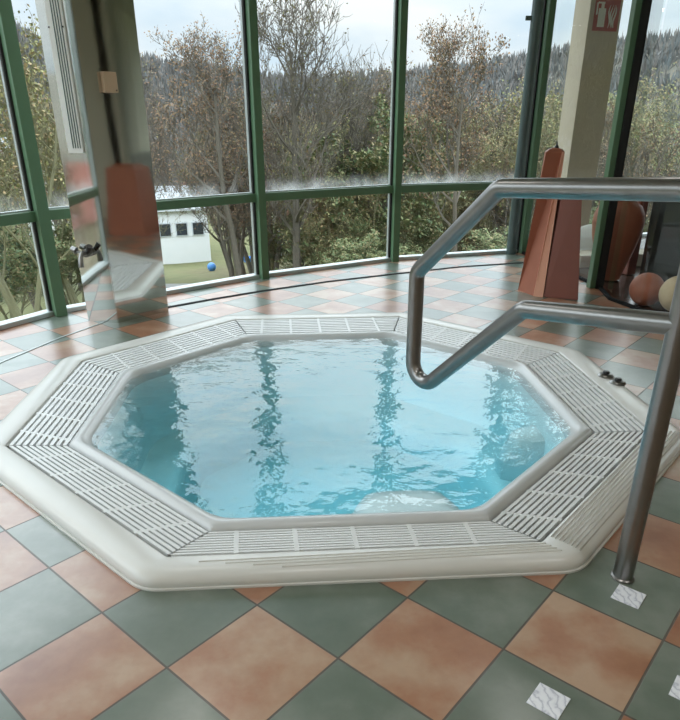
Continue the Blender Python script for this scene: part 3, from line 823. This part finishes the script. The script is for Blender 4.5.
house(163, 246, 70, 5.0, 6, 3.2, 1.8, -.5, 'house_wall', 'roof_pale', 'white gabled house half hidden by the steel column')
house(304, 238, 66, 5.0, 5, 1.9, 1.4, .1, 'house_wall', 'roof_red', 'small low house between the trunks in the third window')
house(8, 215, 64, 7, 6, 4, 2, .5, 'house_wall', 'roof_pale', 'white house glimpsed through branches at the far left')
for az, dist, rz in ((-118, 34, 1.1), (-135, 40, 2.4)):
    x, y = dist * math.sin(math.radians(az)), dist * math.cos(math.radians(az))
    h = empty('side_house', (x, y, -8.7), rz); tag(h, 'tan house with a red roof, seen only mirrored in the steel column', 'house', 'houses beyond the side windows')
    obj('walls', box_bm(0, 0, 2, 11, 8, 6), M['house_tan'], h)
    bm = bmesh.new(); add_loft(bm, [[(X, -4.5, 5), (X, 0, 8), (X, 4.5, 5)] for X in (-6, 6)], True, True); obj('roof', bm, M['roof_red'], h)
# garden path, blue ball and blue tub on the slope
pa = [un(px, py, -6.2) for px, py in ((120, 268), (165, 265), (200, 262), (235, 259), (290, 254))]
bm = bmesh.new(); rg = []
for p in pa:
    q = Vector((p.x * .93, p.y * .93, 0)); p = Vector((p.x, p.y, 0))
    rg.append([(q.x, q.y, terrain(q.x, q.y) + .08), (p.x, p.y, terrain(p.x, p.y) + .08)])
add_loft(bm, rg, closed=False); struct(obj('path', bm, M['path']))
def ground_hit(px, py):
    d = ray(px, py); s = 8.0
    while s < 300 and EYE + d.z * s > terrain(d.x * s, d.y * s): s += .1
    return Vector((d.x * s, d.y * s, terrain(d.x * s, d.y * s)))
p = ground_hit(212, 271); bm = bmesh.new(); bmesh.ops.create_uvsphere(bm, u_segments=24, v_segments=14, radius=.36)
tag(obj('play_ball', bm, M['blue'], None, True, (p.x, p.y, p.z + .33)), 'bright blue ball lying on the grass near the white house', 'ball')
p = ground_hit(249, 262); bm = bmesh.new(); add_lathe(bm, [(.45, 0), (.55, .42), (.58, .45), (.52, .45), (.42, .06)], 24)
tag(obj('plastic_tub', bm, M['blue'], None, True, (p.x, p.y, p.z - .01)), 'small blue plastic tub on the slope beside the green upright', 'tub')

# ------------------------------------------------------------------ light
W = bpy.data.worlds.new('overcast_sky'); scene.world = W; W.use_nodes = True
nt = W.node_tree; nt.nodes.clear()
out = nt.nodes.new('ShaderNodeOutputWorld'); bg = nt.nodes.new('ShaderNodeBackground')
tc = nt.nodes.new('ShaderNodeTexCoord'); sp = nt.nodes.new('ShaderNodeSeparateXYZ'); nt.links.new(tc.outputs['Generated'], sp.inputs[0])
gr = nt.nodes.new('ShaderNodeFloatCurve'); nt.links.new(sp.outputs[2], gr.inputs['Value'])
cv = gr.mapping.curves[0]; cv.points[0].location = (0, .265); cv.points[1].location = (1, 1)
for x, y in ((.16, .27), (.27, .64), (.42, .95)): cv.points.new(x, y)
gr.mapping.update()
ml_ = nt.nodes.new('ShaderNodeMath'); ml_.operation = 'MULTIPLY'; ml_.inputs[1].default_value = 4.4; nt.links.new(gr.outputs[0], ml_.inputs[0])
mr = ml_
nz = nt.nodes.new('ShaderNodeTexNoise'); nz.inputs['Scale'].default_value = 3.2; nz.inputs['Detail'].default_value = 5
mp = nt.nodes.new('ShaderNodeMapping'); mp.inputs['Scale'].default_value = (1, 1, 3); nt.links.new(tc.outputs['Generated'], mp.inputs[0]); nt.links.new(mp.outputs[0], nz.inputs[0])
rp = nt.nodes.new('ShaderNodeValToRGB'); nt.links.new(nz.outputs[0], rp.inputs[0])
rp.color_ramp.elements[0].position = .36; rp.color_ramp.elements[0].color = (.70, .83, .95, 1)
rp.color_ramp.elements[1].position = .6; rp.color_ramp.elements[1].color = (.97, 1.0, 1.02, 1)
nt.links.new(rp.outputs[0], bg.inputs[0]); nt.links.new(mr.outputs[0], bg.inputs[1]); nt.links.new(bg.outputs[0], out.inputs[0])
def lamp(name, x, y, z, size, energy, col=(1, .86, .68)):
    L = bpy.data.lights.new(name, 'AREA'); L.shape = 'DISK'; L.size = size; L.energy = energy; L.color = col
    o = bpy.data.objects.new(name, L); o.location = (x, y, z); C.objects.link(o); return o
for i in range(5): lamp('ceiling_lamp_or_fill', -2.6 + i * 1.4, -2.2, HC - .03, .3, 7)
for i in range(3): lamp('ceiling_lamp_or_fill', -2.2 + i * 2.2, .6, HC - .03, .5, 12, (1, .97, .93))  # added fill lights that brighten the near floor, beyond the warm lamp row
for i in range(2): lamp('ceiling_lamp_or_fill', -1.2 + i * 2.6, 3.6, HC - .03, .5, 6, (1, .97, .93))  # added fill lights above the tub

cam = bpy.data.cameras.new('camera'); cam.sensor_fit = 'HORIZONTAL'; cam.sensor_width = 36; cam.lens = 36 * F / 680
cam.shift_y = PY / 680; cam.clip_start = .05; cam.clip_end = 2000
co = bpy.data.objects.new('camera', cam); co.location = (0, 0, EYE); co.rotation_euler = (PI / 2 - T, 0, 0); C.objects.link(co)
scene.camera = co
scene.view_settings.view_transform = 'Standard'; scene.view_settings.look = 'None'; scene.view_settings.gamma = 1; scene.view_settings.exposure = 0
try:
    scene.cycles.transparent_max_bounces = 24; scene.cycles.max_bounces = 10; scene.cycles.use_denoising = True
except Exception: pass
